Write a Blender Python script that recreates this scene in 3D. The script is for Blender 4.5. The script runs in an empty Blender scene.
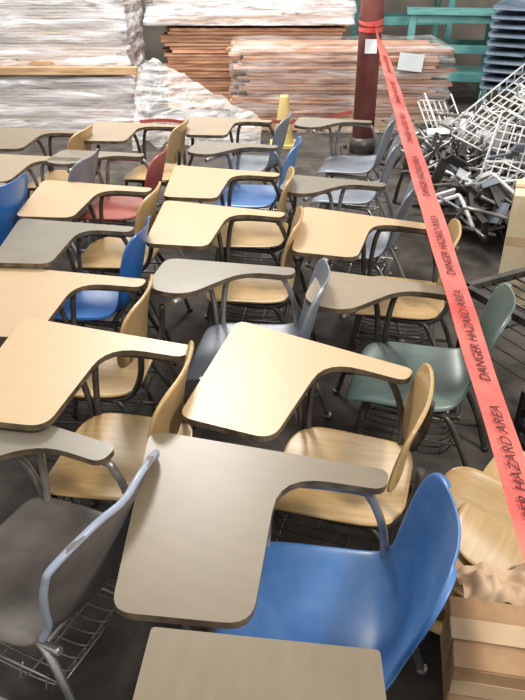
import bpy, bmesh, math, random
from mathutils import Vector, Matrix, Euler, noise
random.seed(7)
S=bpy.context.scene
try:
    S.view_settings.view_transform='Standard'
except Exception: pass
COL=S.collection
R=random.uniform

# ---------------- materials ----------------
def newmat(name):
    m=bpy.data.materials.new(name); m.use_nodes=True
    nt=m.node_tree; b=nt.nodes['Principled BSDF']; return m,nt,b
def lin(c): return tuple(((x/255)/12.92 if x/255<=.04045 else ((x/255+.055)/1.055)**2.4) for x in c)+(1,)
def noisy(name,c1,c2,scale=6,stretch=(1,1,1),rough=.5,metal=0,detail=4,bump=0,alpha=1,lo=.35,hi=.65,dust=None,island=0):
    m,nt,b=newmat(name); N=nt.nodes; L=nt.links
    tc=N.new('ShaderNodeTexCoord'); mp=N.new('ShaderNodeMapping'); mp.inputs['Scale'].default_value=stretch
    oi=N.new('ShaderNodeObjectInfo'); 
    L.new(tc.outputs['Object'],mp.inputs['Vector'])
    mul=N.new('ShaderNodeMath'); mul.operation='MULTIPLY'; mul.inputs[1].default_value=37
    L.new(oi.outputs['Random'],mul.inputs[0])
    cmb=N.new('ShaderNodeCombineXYZ'); L.new(mul.outputs[0],cmb.inputs[0]); L.new(mul.outputs[0],cmb.inputs[2])
    L.new(cmb.outputs[0],mp.inputs['Location'])
    nz=N.new('ShaderNodeTexNoise'); nz.inputs['Scale'].default_value=scale; nz.inputs['Detail'].default_value=detail
    L.new(mp.outputs[0],nz.inputs['Vector'])
    cr=N.new('ShaderNodeValToRGB'); cr.color_ramp.elements[0].position=lo; cr.color_ramp.elements[1].position=hi
    cr.color_ramp.elements[0].color=lin(c1); cr.color_ramp.elements[1].color=lin(c2)
    L.new(nz.outputs['Fac'],cr.inputs[0]); out=cr.outputs[0]
    if island:
        g=N.new('ShaderNodeNewGeometry'); hs=N.new('ShaderNodeHueSaturation')
        mr=N.new('ShaderNodeMapRange'); mr.inputs['To Min'].default_value=1-island; mr.inputs['To Max'].default_value=1+island
        L.new(g.outputs['Random Per Island'],mr.inputs[0]); L.new(mr.outputs[0],hs.inputs['Value']); L.new(out,hs.inputs['Color']); out=hs.outputs[0]
    if dust:
        n2=N.new('ShaderNodeTexNoise'); n2.inputs['Scale'].default_value=5; n2.inputs['Detail'].default_value=6; n2.inputs['Roughness'].default_value=.7
        mp2=N.new('ShaderNodeMapping'); L.new(tc.outputs['Object'],mp2.inputs['Vector']); L.new(cmb.outputs[0],mp2.inputs['Location']); L.new(mp2.outputs[0],n2.inputs['Vector'])
        r2=N.new('ShaderNodeMapRange'); r2.inputs['From Min'].default_value=.4; r2.inputs['From Max'].default_value=.75; r2.inputs['To Max'].default_value=dust[1]
        L.new(n2.outputs['Fac'],r2.inputs[0])
        mx=N.new('ShaderNodeMixRGB'); mx.inputs[2].default_value=lin(dust[0]); L.new(r2.outputs[0],mx.inputs[0]); L.new(out,mx.inputs[1]); out=mx.outputs[0]
    L.new(out,b.inputs['Base Color'])
    b.inputs['Roughness'].default_value=rough; b.inputs['Metallic'].default_value=metal; b.inputs['Alpha'].default_value=alpha
    if bump:
        bp=N.new('ShaderNodeBump'); bp.inputs['Strength'].default_value=bump; bp.inputs['Distance'].default_value=.02
        L.new(nz.outputs['Fac'],bp.inputs['Height']); L.new(bp.outputs[0],b.inputs['Normal'])
    return m
M={}
M['lam_wood']=noisy('laminate_oak',(186,158,120),(190,163,125),18,(1,10,1),.38,dust=((180,158,126),.3))
M['lam_wood2']=noisy('laminate_oak_pale',(180,153,117),(185,158,122),18,(1,10,1),.38,dust=((170,150,122),.35))
M['lam_tan']=noisy('laminate_tan_grey',(144,128,105),(149,133,110),14,(1,9,1),.38,dust=((130,119,102),.5))
M['lam_grey']=noisy('laminate_grey',(118,111,98),(123,116,103),10,(1,4,1),.34,dust=((142,134,120),.45))
M['lam_taupe']=noisy('laminate_taupe',(116,103,83),(121,108,88),9,(1,4,1),.38,dust=((103,94,78),.5))
M['lam_under']=noisy('tablet_underside',(60,52,44),(80,70,60),8,rough=.8)
M['edge']=noisy('tablet_edge_band',(84,72,58),(124,110,90),20,rough=.3,metal=.35)
M['ply']=noisy('plywood_varnished',(170,138,90),(186,155,106),9,(1,8,1),.36,dust=((156,136,100),.35))
M['blue']=noisy('plastic_blue',(52,98,156),(64,112,170),5,rough=.36,dust=((114,140,172),.4))
M['blue2']=noisy('plastic_bright_blue',(28,88,154),(40,102,172),5,rough=.35)
M['slate']=noisy('plastic_slate',(106,113,124),(124,131,142),5,rough=.4,dust=((140,140,140),.3))
M['dgrey']=noisy('plastic_dark_grey',(84,77,73),(102,95,90),5,rough=.45,dust=((128,118,107),.5))
M['trim']=noisy('light_edge_trim',(134,144,162),(156,164,180),5,rough=.3)
M['teal']=noisy('plastic_green_grey',(80,100,96),(100,118,112),5,rough=.38,dust=((126,130,118),.4))
M['red']=noisy('plastic_red',(146,66,54),(162,84,70),5,rough=.45,dust=((150,112,100),.4))
M['metal']=noisy('steel_tube',(130,129,127),(172,170,167),12,rough=.3,metal=.65)
M['dmetal']=noisy('dark_steel',(62,59,56),(92,88,83),12,rough=.4,metal=.5)
M['floor']=noisy('asphalt_floor',(46,42,38),(72,66,60),5,rough=.9,bump=.3,dust=((96,88,78),.35))
M['wall']=noisy('warehouse_wall',(104,98,90),(128,120,110),2,rough=.9)
M['plank']=noisy('stacked_lumber',(136,90,64),(196,150,118),3,(1,14,14),.7,island=.4)
M['board']=noisy('grey_board',(180,164,148),(218,206,194),3,(1,14,14),.6,island=.35)
M['pallet']=noisy('pallet_wood',(156,122,88),(196,162,122),4,(1,10,10),.8,island=.25)
M['maroon']=noisy('maroon_paint',(112,58,56),(138,76,72),5,rough=.4,dust=((160,112,104),.4))
M['tape']=noisy('barricade_tape',(200,74,66),(218,102,90),3,rough=.35,dust=((224,148,138),.35))
M['ink']=noisy('black_ink',(70,26,26),(84,34,34),3,rough=.6)
M['card']=noisy('cardboard',(150,116,82),(176,142,104),5,rough=.8,dust=((190,164,128),.3))
M['lcard']=noisy('pale_cardboard',(186,168,134),(204,188,156),5,rough=.8,dust=((206,196,168),.3))
M['ptape']=noisy('packing_tape',(176,150,118),(196,170,136),5,rough=.3)
M['black']=noisy('black_plastic',(26,26,28),(44,42,42),5,rough=.5)
M['tealpaint']=noisy('teal_painted_steel',(76,136,136),(104,162,158),4,rough=.45)
M['navy']=noisy('plastic_navy',(66,80,98),(94,108,124),5,rough=.45)
M['paper']=noisy('white_paper',(214,222,228),(232,236,238),3,rough=.8)
M['yellow']=noisy('cone_yellow',(190,166,100),(208,186,124),4,rough=.5)
M['white']=noisy('white_wire',(184,184,183),(210,210,207),4,rough=.35)
M['kraft']=noisy('kraft_paper',(166,136,106),(196,170,140),6,rough=.7)
def wrapmat(name,a0,a1,c):
    m=noisy(name,c,(255,253,253),3,(.6,.6,5),.15,bump=.5,lo=.3,hi=.65)
    nt=m.node_tree;N=nt.nodes;L=nt.links;b=N['Principled BSDF']
    n=N.new('ShaderNodeTexNoise'); n.inputs['Scale'].default_value=2.2; n.inputs['Detail'].default_value=7; n.inputs['Roughness'].default_value=.7
    n.inputs['Distortion'].default_value=1.4
    tc=N.new('ShaderNodeTexCoord'); mp=N.new('ShaderNodeMapping'); mp.inputs['Scale'].default_value=(.6,1,6); L.new(tc.outputs['Object'],mp.inputs[0]); L.new(mp.outputs[0],n.inputs['Vector'])
    mr=N.new('ShaderNodeMapRange'); mr.inputs['From Min'].default_value=.38; mr.inputs['From Max'].default_value=.64
    mr.inputs['To Min'].default_value=a0; mr.inputs['To Max'].default_value=a1
    L.new(n.outputs['Fac'],mr.inputs[0]); L.new(mr.outputs[0],b.inputs['Alpha'])
    return m
M['wrap']=wrapmat('stretch_wrap',.12,.95,(216,216,224))
M['wrapthin']=wrapmat('stretch_wrap_thin',.0,.36,(206,204,208))
M['sheet']=wrapmat('plastic_sheeting',.10,.62,(196,193,192))

# ---------------- mesh helpers ----------------
def obj(name,me,parent=None,mats=(),loc=(0,0,0),smooth=False):
    o=bpy.data.objects.new(name,me); COL.objects.link(o); o.parent=parent; o.location=loc
    for m in mats:
        if m.name not in [x.name for x in me.materials if x]: me.materials.append(m)
    if smooth:
        for p in me.polygons: p.use_smooth=True
    return o
def empty(name,loc,rz=0):
    o=bpy.data.objects.new(name,None); COL.objects.link(o); o.location=loc; o.rotation_euler=(0,0,rz); o.empty_display_size=.1; return o
def tube(bm,pts,r,seg=8,smooth=True,mi=0):
    pts=[Vector(p) for p in pts]
    if smooth and len(pts)>2:
        P=[]; n=len(pts)
        for i in range(n-1):
            p0=pts[max(i-1,0)];p1=pts[i];p2=pts[i+1];p3=pts[min(i+2,n-1)]
            for k in range(5):
                t=k/5; P.append(.5*((2*p1)+(-p0+p2)*t+(2*p0-5*p1+4*p2-p3)*t*t+(-p0+3*p1-3*p2+p3)*t**3))
        P.append(pts[-1]); pts=P
    rings=[]; up=None
    for i,p in enumerate(pts):
        d=(pts[min(i+1,len(pts)-1)]-pts[max(i-1,0)])
        if d.length<1e-7: d=Vector((0,0,1))
        d.normalize()
        if up is None: up=d.orthogonal().normalized()
        else:
            up=up-d*up.dot(d)
            up=up.normalized() if up.length>1e-5 else d.orthogonal().normalized()
        s=d.cross(up)
        rings.append([bm.verts.new(p+r*(math.cos(a)*up+math.sin(a)*s)) for a in [2*math.pi*k/seg for k in range(seg)]])
    for a,b in zip(rings,rings[1:]):
        for k in range(seg):
            f=bm.faces.new((a[k],a[(k+1)%seg],b[(k+1)%seg],b[k])); f.smooth=True; f.material_index=mi
    for rr in (list(reversed(rings[0])),rings[-1]):
        f=bm.faces.new(rr); f.material_index=mi
def box(bm,c,s,rot=None,mi=0):
    c=Vector(c); vs=[]
    for x in(-.5,.5):
        for y in(-.5,.5):
            for z in(-.5,.5):
                v=Vector((x*s[0],y*s[1],z*s[2]))
                if rot is not None: v=rot@v
                vs.append(bm.verts.new(c+v))
    for q in((0,1,3,2),(4,6,7,5),(0,4,5,1),(2,3,7,6),(0,2,6,4),(1,5,7,3)):
        f=bm.faces.new([vs[i] for i in q]); f.material_index=mi
def tomesh(bm,name):
    bmesh.ops.recalc_face_normals(bm,faces=bm.faces[:])
    me=bpy.data.meshes.new(name); bm.to_mesh(me); bm.free(); return me
def grid(bm,rows,close=False,mi=0):
    V=[[bm.verts.new(p) for p in r] for r in rows]
    for a,b in zip(V,V[1:]):
        for k in range(len(a)-1):
            f=bm.faces.new((a[k],a[k+1],b[k+1],b[k])); f.smooth=True; f.material_index=mi
    return V

PROF=[(-.240,.405,.165,0,0),(-.230,.434,.195,0,0),(-.16,.447,.210,0,.008),(-.05,.436,.216,0,.018),(.06,.428,.216,0,.03),
(.14,.434,.208,.012,.036),(.185,.462,.192,.03,.034),(.212,.53,.184,.045,.01),(.232,.60,.192,.055,0),(.248,.67,.201,.055,0),
(.262,.73,.202,.052,0),(.272,.77,.190,.046,0),(.278,.793,.158,.034,0),(.280,.80,.11,.02,0)]
def shell_rows(lip=True):
    rows=[]
    for i,(x,z,w,wr,ri) in enumerate(PROF):
        r=[]
        ts=[-1,-.8,-.5,-.2,0,.2,.5,.8,1]
        back=min(max((z-.45)/.08,0),1) if x>.1 else 0
        if lip: r.append((x-wr*1.02+.014*back, -w-.007, z+ri-.013*(1-back)))
        for t in ts: r.append((x-wr*t*t, w*t, z+ri*t*t))
        if lip: r.append((x-wr*1.02+.014*back, w+.007, z+ri-.013*(1-back)))
        rows.append(r)
    return rows
def add_mods(o,th,sub=2):
    s=o.modifiers.new('thickness','SOLIDIFY'); s.thickness=th; s.offset=0
    d=o.modifiers.new('subd','SUBSURF'); d.levels=sub; d.render_levels=sub
cache={}
def shell_mesh(mk):
    if ('s',mk) in cache: return cache['s',mk]
    bm=bmesh.new(); grid(bm,shell_rows()); me=tomesh(bm,'shell_'+mk); me.materials.append(M[mk]); 
    for p in me.polygons:p.use_smooth=True
    cache['s',mk]=me; return me
def rr_patch(fn,n=10,m=10,p=5.5):
    rows=[]
    for i in range(n+1):
        v=math.sin(math.pi/2*(-1+2*i/n))*.9985
        w=(1-abs(v)**p)**(1/p)
        rows.append([fn((math.sin(math.pi/2*(-1+2*j/m)*.8)/math.sin(math.pi/2*.8))*w,v) for j in range(m+1)])
    return rows
def seat_fn(a,b):
    return (.205*b-.005, .205*a*(1+.04*b*-1), .437-.014*(1-a*a)*(1-b*b)-(.022*max(0,-b-.6)/.4)+.02*max(0,b-.5))
def back_fn(a,b):
    return (.188+.024*b-.030*a*a+.010*b*b, .20*a, .66+.125*b)
def wood_mesh(kind):
    if kind in cache: return cache[kind]
    bm=bmesh.new(); grid(bm,rr_patch(seat_fn if kind=='seat' else back_fn)); me=tomesh(bm,'plywood_'+kind); me.materials.append(M['ply'])
    for p in me.polygons:p.use_smooth=True
    cache[kind]=me; return me
def rounded(poly,rad):
    out=[]; n=len(poly)
    for i in range(n):
        p=Vector(poly[i]); a=Vector(poly[i-1])-p; b=Vector(poly[(i+1)%n])-p
        r=min(rad[i],a.length*.48,b.length*.48)
        if r<=.001: out.append(p); continue
        A=p+a.normalized()*r; B=p+b.normalized()*r
        for k in range(7):
            t=k/6; out.append((1-t)**2*A+2*t*(1-t)*p+t*t*B)
    return out
TAB={
 'wide':([(0,0),(.15,-.555),(.425,-.515),(.375,-.085),(.635,-.075),(.635,0)],[.045,.045,.055,.14,.035,.03]),
 'paddle':([(.08,0),(.085,-.29),(.25,-.325),(.42,-.075),(.62,-.075),(.62,0)],[.06,.09,.10,.12,.035,.03]),
 'square':([(0,0),(-.035,-.43),(.36,-.45),(.36,-.08),(.66,-.075),(.66,0)],[.01,.01,.03,.10,.03,.03]),
}
def tab_mesh(kind,mk):
    if (kind,mk) in cache: return cache[kind,mk]
    poly,rad=TAB[kind]; pts=rounded(poly,rad); bm=bmesh.new()
    T=.019
    top=[bm.verts.new((p.x-.53,p.y+.24,.710)) for p in pts]
    f=bm.faces.new(top); f.material_index=0
    n=len(top)
    low=[bm.verts.new((v.co.x,v.co.y,.71-T)) for v in top]
    for i in range(n):
        f=bm.faces.new((top[i],top[(i+1)%n],low[(i+1)%n],low[i])); f.material_index=1
    f=bm.faces.new(list(reversed(low))); f.material_index=2
    me=tomesh(bm,'tablet_'+kind+mk)
    for k in(mk,'edge','lam_under'): me.materials.append(M[k])
    cache[kind,mk]=me; return me
def frame_mesh(key,tablet=True,wood=False):
    k=('f',key,tablet,wood)
    if k in cache: return cache[k]
    bm=bmesh.new(); r=.0115
    for s in(-1,1):
        tube(bm,[(-.235,s*.205,0),(-.19,s*.195,.2),(-.165,s*.175,.40),(-.13,s*.165,.415),(.08,s*.165,.405),(.17,s*.168,.43 if wood else .41)]+([(.215,s*.165,.52),(.225,s*.16,.64)] if wood else []),r)
        tube(bm,[(.30,s*.215,0),(.24,s*.205,.18),(.14,s*.175,.38),(.10,s*.165,.40)],r)
        tube(bm,[(-.21,s*.20,.12),(.265,s*.21,.12)],.008,6)
        tube(bm,[(-.235,s*.205,.0),(-.236,s*.205,.02)],.016,8); tube(bm,[(.30,s*.215,0),(.298,s*.215,.02)],.016,8)
    tube(bm,[(-.13,-.165,.412),(-.13,.165,.412)],r); tube(bm,[(.12,-.168,.405),(.12,.168,.405)],r)
    for i in range(9):
        y=-.16+.04*i; tube(bm,[(-.18,y,.30),(-.16,y,.235),(.10,y,.225),(.16,y,.30)],.003,4)
    for x in(-.17,-.06,.04,.12): tube(bm,[(x,-.175,.30),(x,-.165,.238),(x,.165,.238),(x,.175,.30)],.003,4)
    tube(bm,[(-.19,-.185,.30),(.17,-.185,.30),(.17,.185,.30),(-.19,.185,.30),(-.19,-.185,.30)],.004,5,False)
    if tablet:
        tube(bm,[(-.165,.185,.33),(-.19,.215,.45),(-.20,.17,.62),(-.22,.08,.681),(-.29,-.08,.681)],r)
        tube(bm,[(-.155,.185,.36),(-.16,.205,.5),(-.14,.195,.65),(-.10,.195,.681),(.06,.20,.681),(.10,.20,.66),(.14,.20,.55),(.15,.18,.42)],r)
    me=tomesh(bm,'frame'); me.materials.append(M[key]); cache[k]=me; return me
def chair(TL,ang,body,tab=None,tabmat=None,dz=0,metal='metal',name='tablet_arm_chair',sc=1,brot=0,shift=(0,0)):
    a=math.radians(ang); c,s=math.cos(a),math.sin(a)
    AE=Vector(TL)+Vector((c*.60,s*.60))*sc
    tabpos=Vector((TL[0]+(c*.53+s*.24)*sc, TL[1]+(s*.53-c*.24)*sc))
    ab=math.radians(ang+brot); cb,sb=math.cos(ab),math.sin(ab)
    ra=math.radians(brot); v=tabpos-AE
    loc=AE+Vector((v.x*math.cos(ra)-v.y*math.sin(ra),v.x*math.sin(ra)+v.y*math.cos(ra)))+Vector(shift)
    e=empty(name,(loc.x,loc.y,0),ab)
    k=1+dz/.71; e.scale=(sc,sc,k)
    obj('frame',frame_mesh(metal,tab is not None,body=='ply'),e)
    if body=='ply':
        o=obj('seat',wood_mesh('seat'),e); add_mods(o,.012,1)
        o=obj('backrest',wood_mesh('back'),e); add_mods(o,.012,1)
    else:
        o=obj('seat_shell',shell_mesh(body),e); add_mods(o,.007,2)
    if body=='dgrey':
        rws=shell_rows(); ks=(6,7,8,9,10,11)
        P=[rws[i][0] for i in ks]+[rws[-1][i] for i in (2,4,5,6,8)]+[rws[i][-1] for i in reversed(ks)]
        bm=bmesh.new(); tube(bm,P,.009,8); obj('edge_trim',tomesh(bm,'trim'),e,[M['trim']])
    if tab:
        o=obj('tablet',tab_mesh(tab,tabmat),e)
        rel=tabpos-loc
        o.location=((rel.x*cb+rel.y*sb)/sc,(-rel.x*sb+rel.y*cb)/sc,0); o.rotation_euler=(0,0,a-ab)
    return e

# ---------------- chairs ----------------
chair((-.301,1.449),-14.7,'blue','wide','lam_taupe',brot=4,shift=(-.035,-.01))
chair((-.085,2.066),-30,'ply','wide','lam_wood',metal='dmetal',brot=13,shift=(-.05,.03))
chair((-.475,2.62),-11,'slate','paddle','lam_grey',brot=3,shift=(-.045,.01))
chair((-.493,3.337),-17,'ply','wide','lam_wood',metal='dmetal',brot=9,shift=(-.02,0))
chair((-.511,3.964),-15,'ply','wide','lam_wood2',metal='dmetal',brot=9,shift=(-.03,0))
chair((-.50,4.55),-13,'blue','paddle','lam_grey',brot=3,shift=(-.02,0))
chair((-.543,5.266),-13,'slate','wide','lam_tan',metal='dmetal')
chair((-.95,1.665),-24,'dgrey','paddle','lam_grey',dz=-.025)
chair((-.825,2.07),-18,'ply','wide','lam_wood',dz=.01,metal='dmetal',brot=9,shift=(-.075,.01))
chair((-1.073,2.57),-12,'ply','wide','lam_wood2',dz=-.02,metal='dmetal',brot=6,shift=(-.05,0))
chair((-1.14,3.06),-11.5,'blue2','wide','lam_grey',dz=.005,metal='dmetal',sc=.9,brot=5,shift=(-.04,0))
chair((-1.199,3.675),-13,'ply','wide','lam_wood2',metal='dmetal',brot=6,shift=(-.03,0))
chair((-1.714,4.224),-10,'slate','wide','lam_tan')
chair((-1.33,4.33),-11,'red','paddle','lam_grey',brot=5)
chair((-1.219,5.10),-11,'ply','wide','lam_tan',metal='dmetal')
chair((-1.85,4.905),-10,'ply','wide','lam_taupe',metal='dmetal')
chair((-1.91,3.60),-14,'blue2','paddle','lam_grey',dz=.05)
chair((.20,3.24),-23,'ply','wide','lam_wood',metal='dmetal',brot=9)
chair((.15,2.51),-18,'teal','paddle','lam_tan',metal='dmetal')
chair((.08,3.80),-17,'slate','paddle','lam_grey')
chair((.20,5.26),-14,'slate','paddle','lam_grey')
chair((.12,4.62),-14,'slate',None,None,name='plastic_shell_chair')
chair((.217,.79),-92,'dgrey','square','lam_taupe')

# ---------------- floor / wall ----------------
bm=bmesh.new(); box(bm,(0,5,-.05),(16,18,.1)); obj('floor',tomesh(bm,'floor'),mats=[M['floor']])
bm=bmesh.new(); box(bm,(0,12,1.6),(16,.2,3.2)); obj('wall_back',tomesh(bm,'wall'),mats=[M['wall']])

# ---------------- column ----------------
CX=.99
col=empty('steel_column',(CX,6.85,0))
bm=bmesh.new(); tube(bm,[(0,0,.03),(0,0,3.2)],.105,28,False); obj('shaft',tomesh(bm,'shaft'),col,[M['maroon']])
bm=bmesh.new(); box(bm,(0,0,.015),(.40,.40,.03)); tube(bm,[(0,0,.03),(0,0,.18)],.125,28,False)
for x in(-.15,.15):
    for y in(-.15,.15): tube(bm,[(x,y,.03),(x,y,.06)],.018,6,False)
obj('base_plate',tomesh(bm,'base'),col,[M['dmetal']])
bm=bmesh.new()
for z0,z1,h in((1.13,1.17,.01),(1.2,1.24,.03)):
    rows=[]
    for zz in(0,1):
        rows.append([(.112*math.cos(t),.112*math.sin(t),(z1 if zz else z0)+h*math.sin(t*1+zz*.5)) for t in [2*math.pi*k/24 for k in range(25)]])
    grid(bm,rows)
obj('tape_wrap',tomesh(bm,'tw'),col,[M['tape']])
bm=bmesh.new(); box(bm,(.0,-.114,1.01),(.11,.003,.12)); obj('paper_tag',tomesh(bm,'tag'),col,[M['paper']])

# ---------------- tape ----------------
A=Vector((CX+.03,6.72,1.17)); B=Vector((.593,.997,.717)); E=A+(B-A)*1.15
tp=empty('barricade_tape',(0,0,0))
d=(E-A).normalized()
def wdir(s):
    tw=math.radians(12+ 70*max(0,1-s/.22)**2+8*math.sin(s*9))
    x=Vector((1,0,0)); x=(x-d*x.dot(d)).normalized(); n=d.cross(x)  
    if n.z<0:n=-n
    return (x*math.cos(tw)-n*math.sin(tw)).normalized()
Wd=.094
def tpt(s): 
    return A+(E-A)*s+Vector((0,0,-.05*4*s*(1-s)*.6))
bm=bmesh.new(); rows=[]
for i in range(81):
    s=i/80; p=tpt(s); w=wdir(s)
    rows.append([p+w*Wd*k+Vector((0,0,.004*math.sin(s*60+k*5))) for k in(-.5,-.25,0,.25,.5)])
grid(bm,rows); obj('tape_strip',tomesh(bm,'tape'),tp,[M['tape']],smooth=True)
def ttext(s,body,name):
    p=tpt(s); tang=(tpt(s+.01)-tpt(s-.01)).normalized(); xa=-tang; w=wdir(s); ya=-(w-tang*w.dot(tang)).normalized(); za=xa.cross(ya)
    cu=bpy.data.curves.new(name,'FONT'); cu.body=body; cu.size=.047; cu.align_x='CENTER'; cu.align_y='CENTER'; cu.extrude=.0004
    o=bpy.data.objects.new(name,cu); COL.objects.link(o); o.parent=tp; cu.materials.append(M['ink'])
    m=Matrix((xa,ya,za)).transposed().to_4x4(); m.translation=p+za*.007; o.matrix_world=m
for i,s in enumerate((.20,.31,.42,.53,.64,.735,.83,.93)):
    ttext(s,'DANGER HAZARD AREA','lettering_%d'%(i+1))
bp=empty('barrier_post',(E.x+.02,E.y-.03,0))
bm=bmesh.new(); tube(bm,[(0,0,.02),(0,0,.85)],.02,12,False); tube(bm,[(0,0,0),(0,0,.03)],.14,24,False); obj('post',tomesh(bm,'post'),bp,[M['dmetal']])

# ---------------- lumber / wrapped stacks ----------------
def stack(name,x0,x1,y0,y1,z0,z1,bh,mk,wrapk=None,jit=.06,pallet=True,wrapoff=.04):
    e=empty(name,((x0+x1)/2,(y0+y1)/2,z0)); X=(x1-x0)/2; Y=(y1-y0)/2; H=z1-z0
    z=0
    if pallet:
        bm=bmesh.new()
        for k in(-1,0,1): box(bm,(0,k*(Y-.06),.07),(2*X,.09,.09))
        n=int(2*X/.16)
        for k in range(n): 
            xx=-X+.08+k*(2*X-.16)/(n-1)
            box(bm,(xx,0,.012),(.10,2*Y,.022)); box(bm,(xx,0,.126),(.12,2*Y,.02))
        obj('pallet',tomesh(bm,'pallet'),e,[M['pallet']]); z=.137
    bm=bmesh.new()
    while z+bh<H:
        ny=max(2,int(2*Y/.14))
        for k in range(ny):
            yy=-Y+(k+.5)*2*Y/ny
            jx=R(-jit,jit); jy=R(-.02,.004) if k==0 else 0
            box(bm,(jx,yy+jy,z+bh/2),(2*X-R(0,jit*2),2*Y/ny-.004,bh-.006))
        z+=bh
    obj('boards',tomesh(bm,'boards'),e,[M[mk]])
    if wrapk:
        bm=bmesh.new(); rows=[]
        loop=[]
        per=[(-X,Y),(-X,-Y),(X,-Y),(X,Y)]
        for (a,b),(c,d2) in zip(per,per[1:]):
            L=math.hypot(c-a,d2-b); k=max(8,int(L/.05))
            for i in range(k): loop.append((a+(c-a)*i/k,b+(d2-b)*i/k))
        loop.append(per[-1])
        nz=max(8,int(H/.03))
        for j in range(nz+1):
            h=j/nz*H*1.01; r=[]
            for (a,b) in loop:
                q=noise.noise(Vector((a*1.2+x0,b*2.5,h*11+z0)))*.04+noise.noise(Vector((a*3,b*9+y0,h*30)))*.014
                f=1+(wrapoff+q)/Y; g=1+(wrapoff+q)/X
                r.append((a*g,b*f,max(.004,h)))
            rows.append(r)
        for j in range(1,9):
            k=1-j/8; r=[]
            for (a,b) in loop:
                r.append((a,Y-(Y-b)*k,H*1.01+.015+noise.noise(Vector((a*3,b*3+j*.7,1)))*.02))
            rows.append(r)
        grid(bm,rows); obj('stretch_wrap',tomesh(bm,'wrap'),e,[M[wrapk]],smooth=True)
    return e
stack('wrapped_board_stack',-4.6,-1.42,7.75,8.9,0,.58,.03,'board','wrap')
ps=stack('wrapped_board_stack',-4.6,-1.46,7.8,8.95,.62,1.75,.03,'board','wrap',wrapoff=.03)
bm=bmesh.new(); box(bm,(.25,-.66,.035),(2.9,.10,.07)); box(bm,(0,-.58,.10),(3.1,.03,.03)); obj('bearer_plank',tomesh(bm,'bp'),ps,[M['pallet']])
ls=stack('lumber_stack',-.30,1.98,7.75,8.75,0,.86,.035,'plank','wrapthin',jit=.13)
stack('wrapped_board_stack',-1.2,1.0,9.0,9.9,0,.95,.04,'plank',None)
stack('wrapped_board_stack',-1.35,1.05,8.95,9.95,.97,1.75,.03,'board','wrap')
bm=bmesh.new(); box(bm,(.72,-.56,.74),(.26,.006,.17),Matrix.Rotation(.1,3,'Y')); obj('paper_notice',tomesh(bm,'sign'),ls,[M['paper']])
bm=bmesh.new(); rows=[]
for j in range(60):
    r=[]
    for i in range(80):
        u=i/79;v=j/59; x=-1.32+1.3*u; y=6.95+.62*v
        h=.74*(v**.7)*max(0,1-abs(u-.2)*1.0)+.07*noise.noise(Vector((x*4,y*4,0)))+.13*abs(noise.noise(Vector((x*5-y*7,y*3,3))))+.04*abs(noise.noise(Vector((x*15-y*9,y*9,8))))
        r.append((x+.05*noise.noise(Vector((x*5,y*5,9))),y,max(.01,h)))
    rows.append(r)
grid(bm,rows); obj('crumpled_plastic_sheet',tomesh(bm,'sheet'),None,[M['sheet']],smooth=True)
bm=bmesh.new(); rows=[]
for i in range(41):
    u=i/40; x=-1.2+2.07*u; z=.30+.02*math.sin(u*14)-.05*math.sin(u*3.1)+.08*u; y=6.85+.03*math.sin(u*8)-.05*u
    rows.append([(x,y,z),(x,y-.01,z+.035)])
grid(bm,rows); obj('tape_strip_loose',tomesh(bm,'ts'),tp,[M['tape']],smooth=True)
cn=empty('traffic_cone',(.22,7.2,0))
bm=bmesh.new(); box(bm,(0,0,.015),(.28,.28,.03))
rows=[]
for r_,z in((.105,.03),(.095,.1),(.07,.3),(.045,.48),(.04,.5),(.0,.5)):
    rows.append([(r_*math.cos(t),r_*math.sin(t),z) for t in [2*math.pi*k/24 for k in range(25)]])
grid(bm,rows); obj('cone_body',tomesh(bm,'cone'),cn,[M['yellow']])

# ---------------- teal benches ----------------
tr=empty('steel_workbench',(2.4,9.5,0),math.radians(-10))
bm=bmesh.new()
for x in(-.5,.5):
    for y in(-.3,.3): box(bm,(x,y,.53),(.08,.08,1.06))
for z in(.35,.68,1.02):
    box(bm,(0,-.3,z),(1.07,.05,.09)); box(bm,(0,.3,z),(1.07,.05,.09)); box(bm,(-.5,0,z),(.05,.6,.09)); box(bm,(.5,0,z),(.05,.6,.09))
obj('frame',tomesh(bm,'f'),tr,[M['tealpaint']])
bm=bmesh.new(); box(bm,(0,0,1.08),(1.15,.75,.03)); box(bm,(0,0,.40),(1.0,.56,.02)); obj('shelves',tomesh(bm,'s'),tr,[M['tealpaint']])
tr=empty('steel_workbench',(1.95,10.6,0),math.radians(5))
bm=bmesh.new()
for x in(-.6,.6):
    for y in(-.3,.3): box(bm,(x,y,.7),(.07,.07,1.4))
for z in(.9,1.37):
    box(bm,(0,-.3,z),(1.27,.05,.1)); box(bm,(0,.3,z),(1.27,.05,.1))
box(bm,(0,0,1.42),(1.4,.75,.03)); obj('frame',tomesh(bm,'f'),tr,[M['tealpaint']])
def shell_stack(name,loc,rz,n,mk,step,z0=0):
    e=empty(name,loc,rz); bm=bmesh.new()
    for i in range(n):
        rows=[[(p[0]*1.05+i*.006,p[1]*1.1,p[2]-.43+z0+i*step) for p in r] for r in shell_rows()]
        grid(bm,rows)
    o=obj('shells',tomesh(bm,'shells'),e,[M[mk]],smooth=True); add_mods(o,.008,1)
    bm=bmesh.new()
    for s in(-1,1):
        tube(bm,[(-.24,s*.22,0),(-.17,s*.2,z0),(.1,s*.2,z0),(.28,s*.22,0)],.012)
    obj('legs',tomesh(bm,'legs'),e,[M['metal']])
shell_stack('stacked_plastic_chairs',(2.80,8.35,0),math.radians(60),10,'navy',.09,.40)
shell_stack('stacked_plastic_chairs',(3.25,7.6,0),math.radians(75),9,'navy',.085,.40)
shell_stack('stacked_plastic_chairs',(3.5,8.5,0),math.radians(70),12,'navy',.085,.40)

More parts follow.
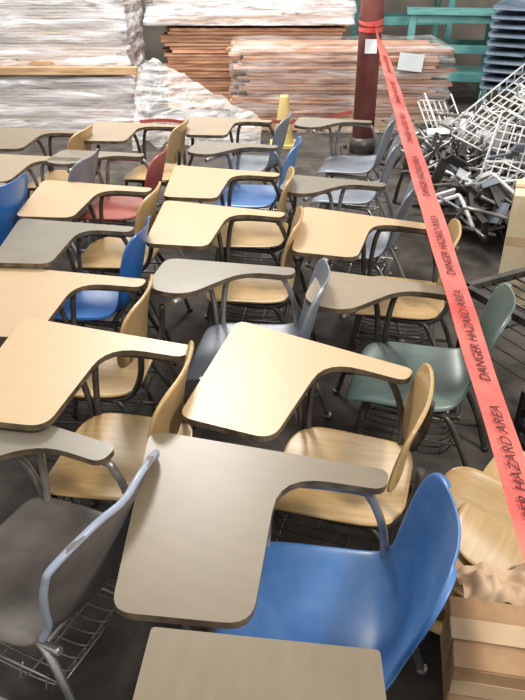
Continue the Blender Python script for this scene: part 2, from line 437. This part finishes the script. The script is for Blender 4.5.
# ---------------- scrap pile ----------------
bm=bmesh.new()
def mound(x,y):
    return .54*max(0,1-((x-2.1)/1.2)**2)*max(0,1-((y-5.3)/1.5)**2)**.6
def rrot(k=1.3): return Matrix.Rotation(R(0,6.28),3,'Z')@Matrix.Rotation(R(-k,k),3,'X')@Matrix.Rotation(R(-k,k),3,'Y')
fm=frame_mesh('metal',False,False); fverts=[v.co.copy() for v in fm.vertices]; fpol=[tuple(p.vertices) for p in fm.polygons]
for i in range(24):
    x=R(1.4,2.8); y=R(4.5,6.3); q=rrot(3.0); s=R(.8,1.0); c=Vector((x,y,mound(x,y)*R(.6,.95)))
    P=[q@((v-Vector((0,0,.25)))*s)+c for v in fverts]; mz=min(p.z for p in P)
    dz=.012-mz if mz<.012 else 0
    V=[bm.verts.new(p+Vector((0,0,dz))) for p in P]; mi=random.choice((0,0,1,2))
    for pl in fpol:
        f=bm.faces.new([V[k] for k in pl]); f.smooth=True; f.material_index=mi
for i in range(120):
    x=R(1.2,2.9); y=R(4.3,6.6); h=mound(x,y)*R(.35,1.05)+.08
    q=rrot(); s=R(.5,.95)
    P=[(-.22,-.16,0),(.2,-.16,0),(.24,-.1,0),(.24,.1,0),(.2,.16,0),(-.22,.16,0)] if random.random()<.4 else [(-.3,0,0),(0,.005,.005),(.3,0,.02)]
    pts=[q@(Vector(p)*s)+Vector((x,y,h)) for p in P]
    mz=min(p.z for p in pts)
    if mz<.015: pts=[p+Vector((0,0,.015-mz)) for p in pts]
    tube(bm,pts,R(.010,.015),7,mi=random.choice((0,0,1,2)))
for i in range(200):
    x=R(1.2,2.9); y=R(4.3,6.5); h=mound(x,y)*R(.5,1.05)+.12
    q=rrot(); box(bm,(x,y,h),(R(.08,.28),R(.03,.09),R(.006,.03)),q,mi=random.choice((0,1,1,2,3)))
for i in range(130):
    x=R(1.3,2.8); y=R(4.4,6.4); h=mound(x,y)*R(.1,.75)+.06
    box(bm,(x,y,h),(R(.15,.4),R(.1,.25),R(.02,.05)),rrot(),mi=random.choice((1,1,3)))
me=tomesh(bm,'scrap'); 
for k in('metal','dmetal','white','slate'): me.materials.append(M[k])
sp=empty('scrap_metal_pile',(0,0,0)); obj('chair_frame_tangle',me,sp)
def rack(loc,eul,w,h,nx,ny):
    bm=bmesh.new()
    for i in range(nx+1): tube(bm,[(-w/2+w*i/nx,-h/2,0),(-w/2+w*i/nx,h/2,0)],.006,5)
    for i in range(ny+1): tube(bm,[(-w/2,-h/2+h*i/ny,0),(w/2,-h/2+h*i/ny,0)],.007,5)
    for x in(-w/2,w/2): tube(bm,[(x,-h/2,0),(x,-h/2,.10),(x,h/2,.10),(x,h/2,0)],.007,5,False)
    for k in range(ny+1):
        yy=-h/2+h*k/ny
        for x in(-w/2,w/2): tube(bm,[(x,yy,0),(x,yy,.10)],.004,4)
    o=obj('wire_rack',tomesh(bm,'rack'),sp,[M['white']],loc); o.rotation_euler=eul
rack((1.85,5.35,.74),(.40,.25,-.80),.30,.95,6,10)
rack((2.30,5.20,.76),(.35,-.35,.5),.35,.8,7,8)
rack((1.55,6.1,.45),(.8,.1,.5),.3,.5,5,5)
rack((1.72,4.75,.55),(.6,.1,-.4),.28,.55,5,7)
rack((2.05,5.0,.66),(.3,.3,.9),.26,.6,5,7)

def cbox(loc,rz,w,d,h,mk='card',name='cardboard_box'):
    e=empty(name,loc,rz); bm=bmesh.new()
    t=.004
    box(bm,(0,-d/2,h/2),(w,t,h));box(bm,(0,d/2,h/2),(w,t,h));box(bm,(-w/2,0,h/2),(t,d,h));box(bm,(w/2,0,h/2),(t,d,h));box(bm,(0,0,t),(w,d,t))
    box(bm,(0,-d/4-.001,h+.004),(w,d/2-.004,t),Matrix.Rotation(.03,3,'X')); box(bm,(0,d/4+.001,h+.004),(w,d/2-.004,t),Matrix.Rotation(-.03,3,'X'))
    obj('box_body',tomesh(bm,'b'),e,[M[mk]])
    bm=bmesh.new(); box(bm,(0,0,h+.012),(w+.004,.06,.002)); box(bm,(-w/2-.004,0,h-.05),(.002,.06,.13)); box(bm,(w*.2,-d/2-.004,h/2),(.06,.002,h))
    box(bm,(0,-d/2-.004,h*.6),(w,.002,.05))
    obj('packing_tape',tomesh(bm,'p'),e,[M['ptape']])
cbox((1.60,3.70,0),math.radians(-20),.36,.32,.64,'lcard')

# dark table + crate on the right
e=empty('dark_steel_table_frame',(1.5,2.85,0),math.radians(28)); bm=bmesh.new()
for x in(-.45,.45):
    for y in(-.28,.28): tube(bm,[(x,y,0),(x,y,.42)],.016,8)
for y in(-.29,.29): box(bm,(0,y,.435),(.96,.035,.035))
for x in(-.465,.465): box(bm,(x,0,.435),(.035,.6,.035))
for y in(-.28,.28): tube(bm,[(-.45,y,.15),(.45,y,.15)],.012,8)
for i in range(10): tube(bm,[(-.45+.1*i,-.28,.16),(-.45+.1*i,.28,.16)],.005,5)
for i in range(14): tube(bm,[(-.44+.068*i,-.28,.43),(-.44+.068*i,.28,.43)],.006,5)
obj('frame',tomesh(bm,'tf'),e,[M['dmetal']])
e=empty('black_crate',(1.30,2.08,0),math.radians(20)); bm=bmesh.new()
box(bm,(0,0,.012),(.5,.36,.024))
for z in(.05,.12,.19,.26,.33):
    for y in(-.17,.17): box(bm,(0,y,z),(.5,.015,.03))
    for x in(-.243,.243): box(bm,(x,0,z),(.015,.33,.03))
for x in(-.243,-.12,0,.12,.243):
    for y in(-.17,.17): box(bm,(x,y,.18),(.03,.02,.34))
obj('crate_body',tomesh(bm,'cr'),e,[M['black']])

# front-right clutter
e=empty('black_plastic_tub',(.715,.90,0),math.radians(-8)); bm=bmesh.new()
def rrect(w,h,r,z):
    return [(p.x,p.y,z) for p in rounded([(-w/2,-h/2),(w/2,-h/2),(w/2,h/2),(-w/2,h/2)],[r]*4)]
rows=[rrect(.36,.36,.05,.0),rrect(.43,.44,.05,.235),rrect(.47,.48,.05,.24),rrect(.47,.48,.05,.225)]
rows=[r+[r[0]] for r in rows]; grid(bm,rows); V=rrect(.36,.36,.05,.003); bm.faces.new([bm.verts.new(v) for v in V])
o=obj('tub',tomesh(bm,'tub'),e,[M['black']]); s=o.modifiers.new('t','SOLIDIFY'); s.thickness=.005
cbox((.625,1.03,.243),math.radians(-10),.34,.20,.16)
# loose plywood shells, heaped
lp=empty('loose_plywood_seats',(0,0,0))
for i,(c,r) in enumerate([((.70,1.42,.10),(.12,.10,-.4)),((.74,1.40,.22),(-.25,.15,.5)),((.80,1.46,.34),(.45,-.35,.9)),((.66,1.40,.30),(.75,.35,-.3)),((.93,1.45,.30),(-.3,-.6,.2))]):
    o=obj('seat_%d'%(i+1),wood_mesh('seat'),lp); add_mods(o,.012,1)
    o.matrix_world=Matrix.Translation(c)@Euler(r).to_matrix().to_4x4()@Matrix.Translation((0,0,-.43))
bm=bmesh.new(); rows=[]
for j in range(40):
    rr=[]
    for i in range(40):
        x=(i/39-.5)*.24; y=(j/39-.5)*.16
        z=.06*noise.noise(Vector((x*9,y*8,2)))+.07*abs(noise.noise(Vector((x*19,y*16,5))))-.10*(abs(x)*4)**3-.1*(abs(y)*5)**3
        rr.append((x,y,z))
    rows.append(rr)
grid(bm,rows); obj('crumpled_kraft_paper',tomesh(bm,'kp'),lp,[M['kraft']],(.66,1.25,.33),smooth=True)

# ---------------- light ----------------
w=bpy.data.worlds.new('World'); S.world=w; w.use_nodes=True
bg=w.node_tree.nodes['Background']; bg.inputs[0].default_value=(1,.975,.935,1); bg.inputs[1].default_value=.86
def area(name,loc,target,size,energy,col):
    l=bpy.data.lights.new(name,'AREA'); l.shape='SQUARE'; l.size=size; l.energy=energy; l.color=col
    o=bpy.data.objects.new(name,l); COL.objects.link(o); o.location=loc
    o.rotation_euler=(Vector(target)-Vector(loc)).to_track_quat('-Z','Y').to_euler()
area('skylight_area_lamp',(-1.0,7.8,5.6),(.2,3.6,.5),1.4,400,(1,.97,.91))
area('front_right_area_lamp',(2.4,-1.0,4.5),(.2,3,.5),.7,230,(1,.955,.88))  # aimed at the chairs from the front right, behind the camera
area('stack_fill_area_lamp',(-.5,5.6,4.8),(-.5,8.8,.9),2.5,300,(1,.97,.94))  # unseen fill lamp, added to brighten the stacks at the back

# ---------------- camera ----------------
cam=bpy.data.cameras.new('Camera'); co=bpy.data.objects.new('Camera',cam); COL.objects.link(co); S.camera=co
cam.sensor_fit='VERTICAL'; cam.sensor_height=36; cam.lens=36*680/700
co.location=(0,0,1.83); co.rotation_euler=(math.radians(90-31),0,0)
cam.clip_start=.02
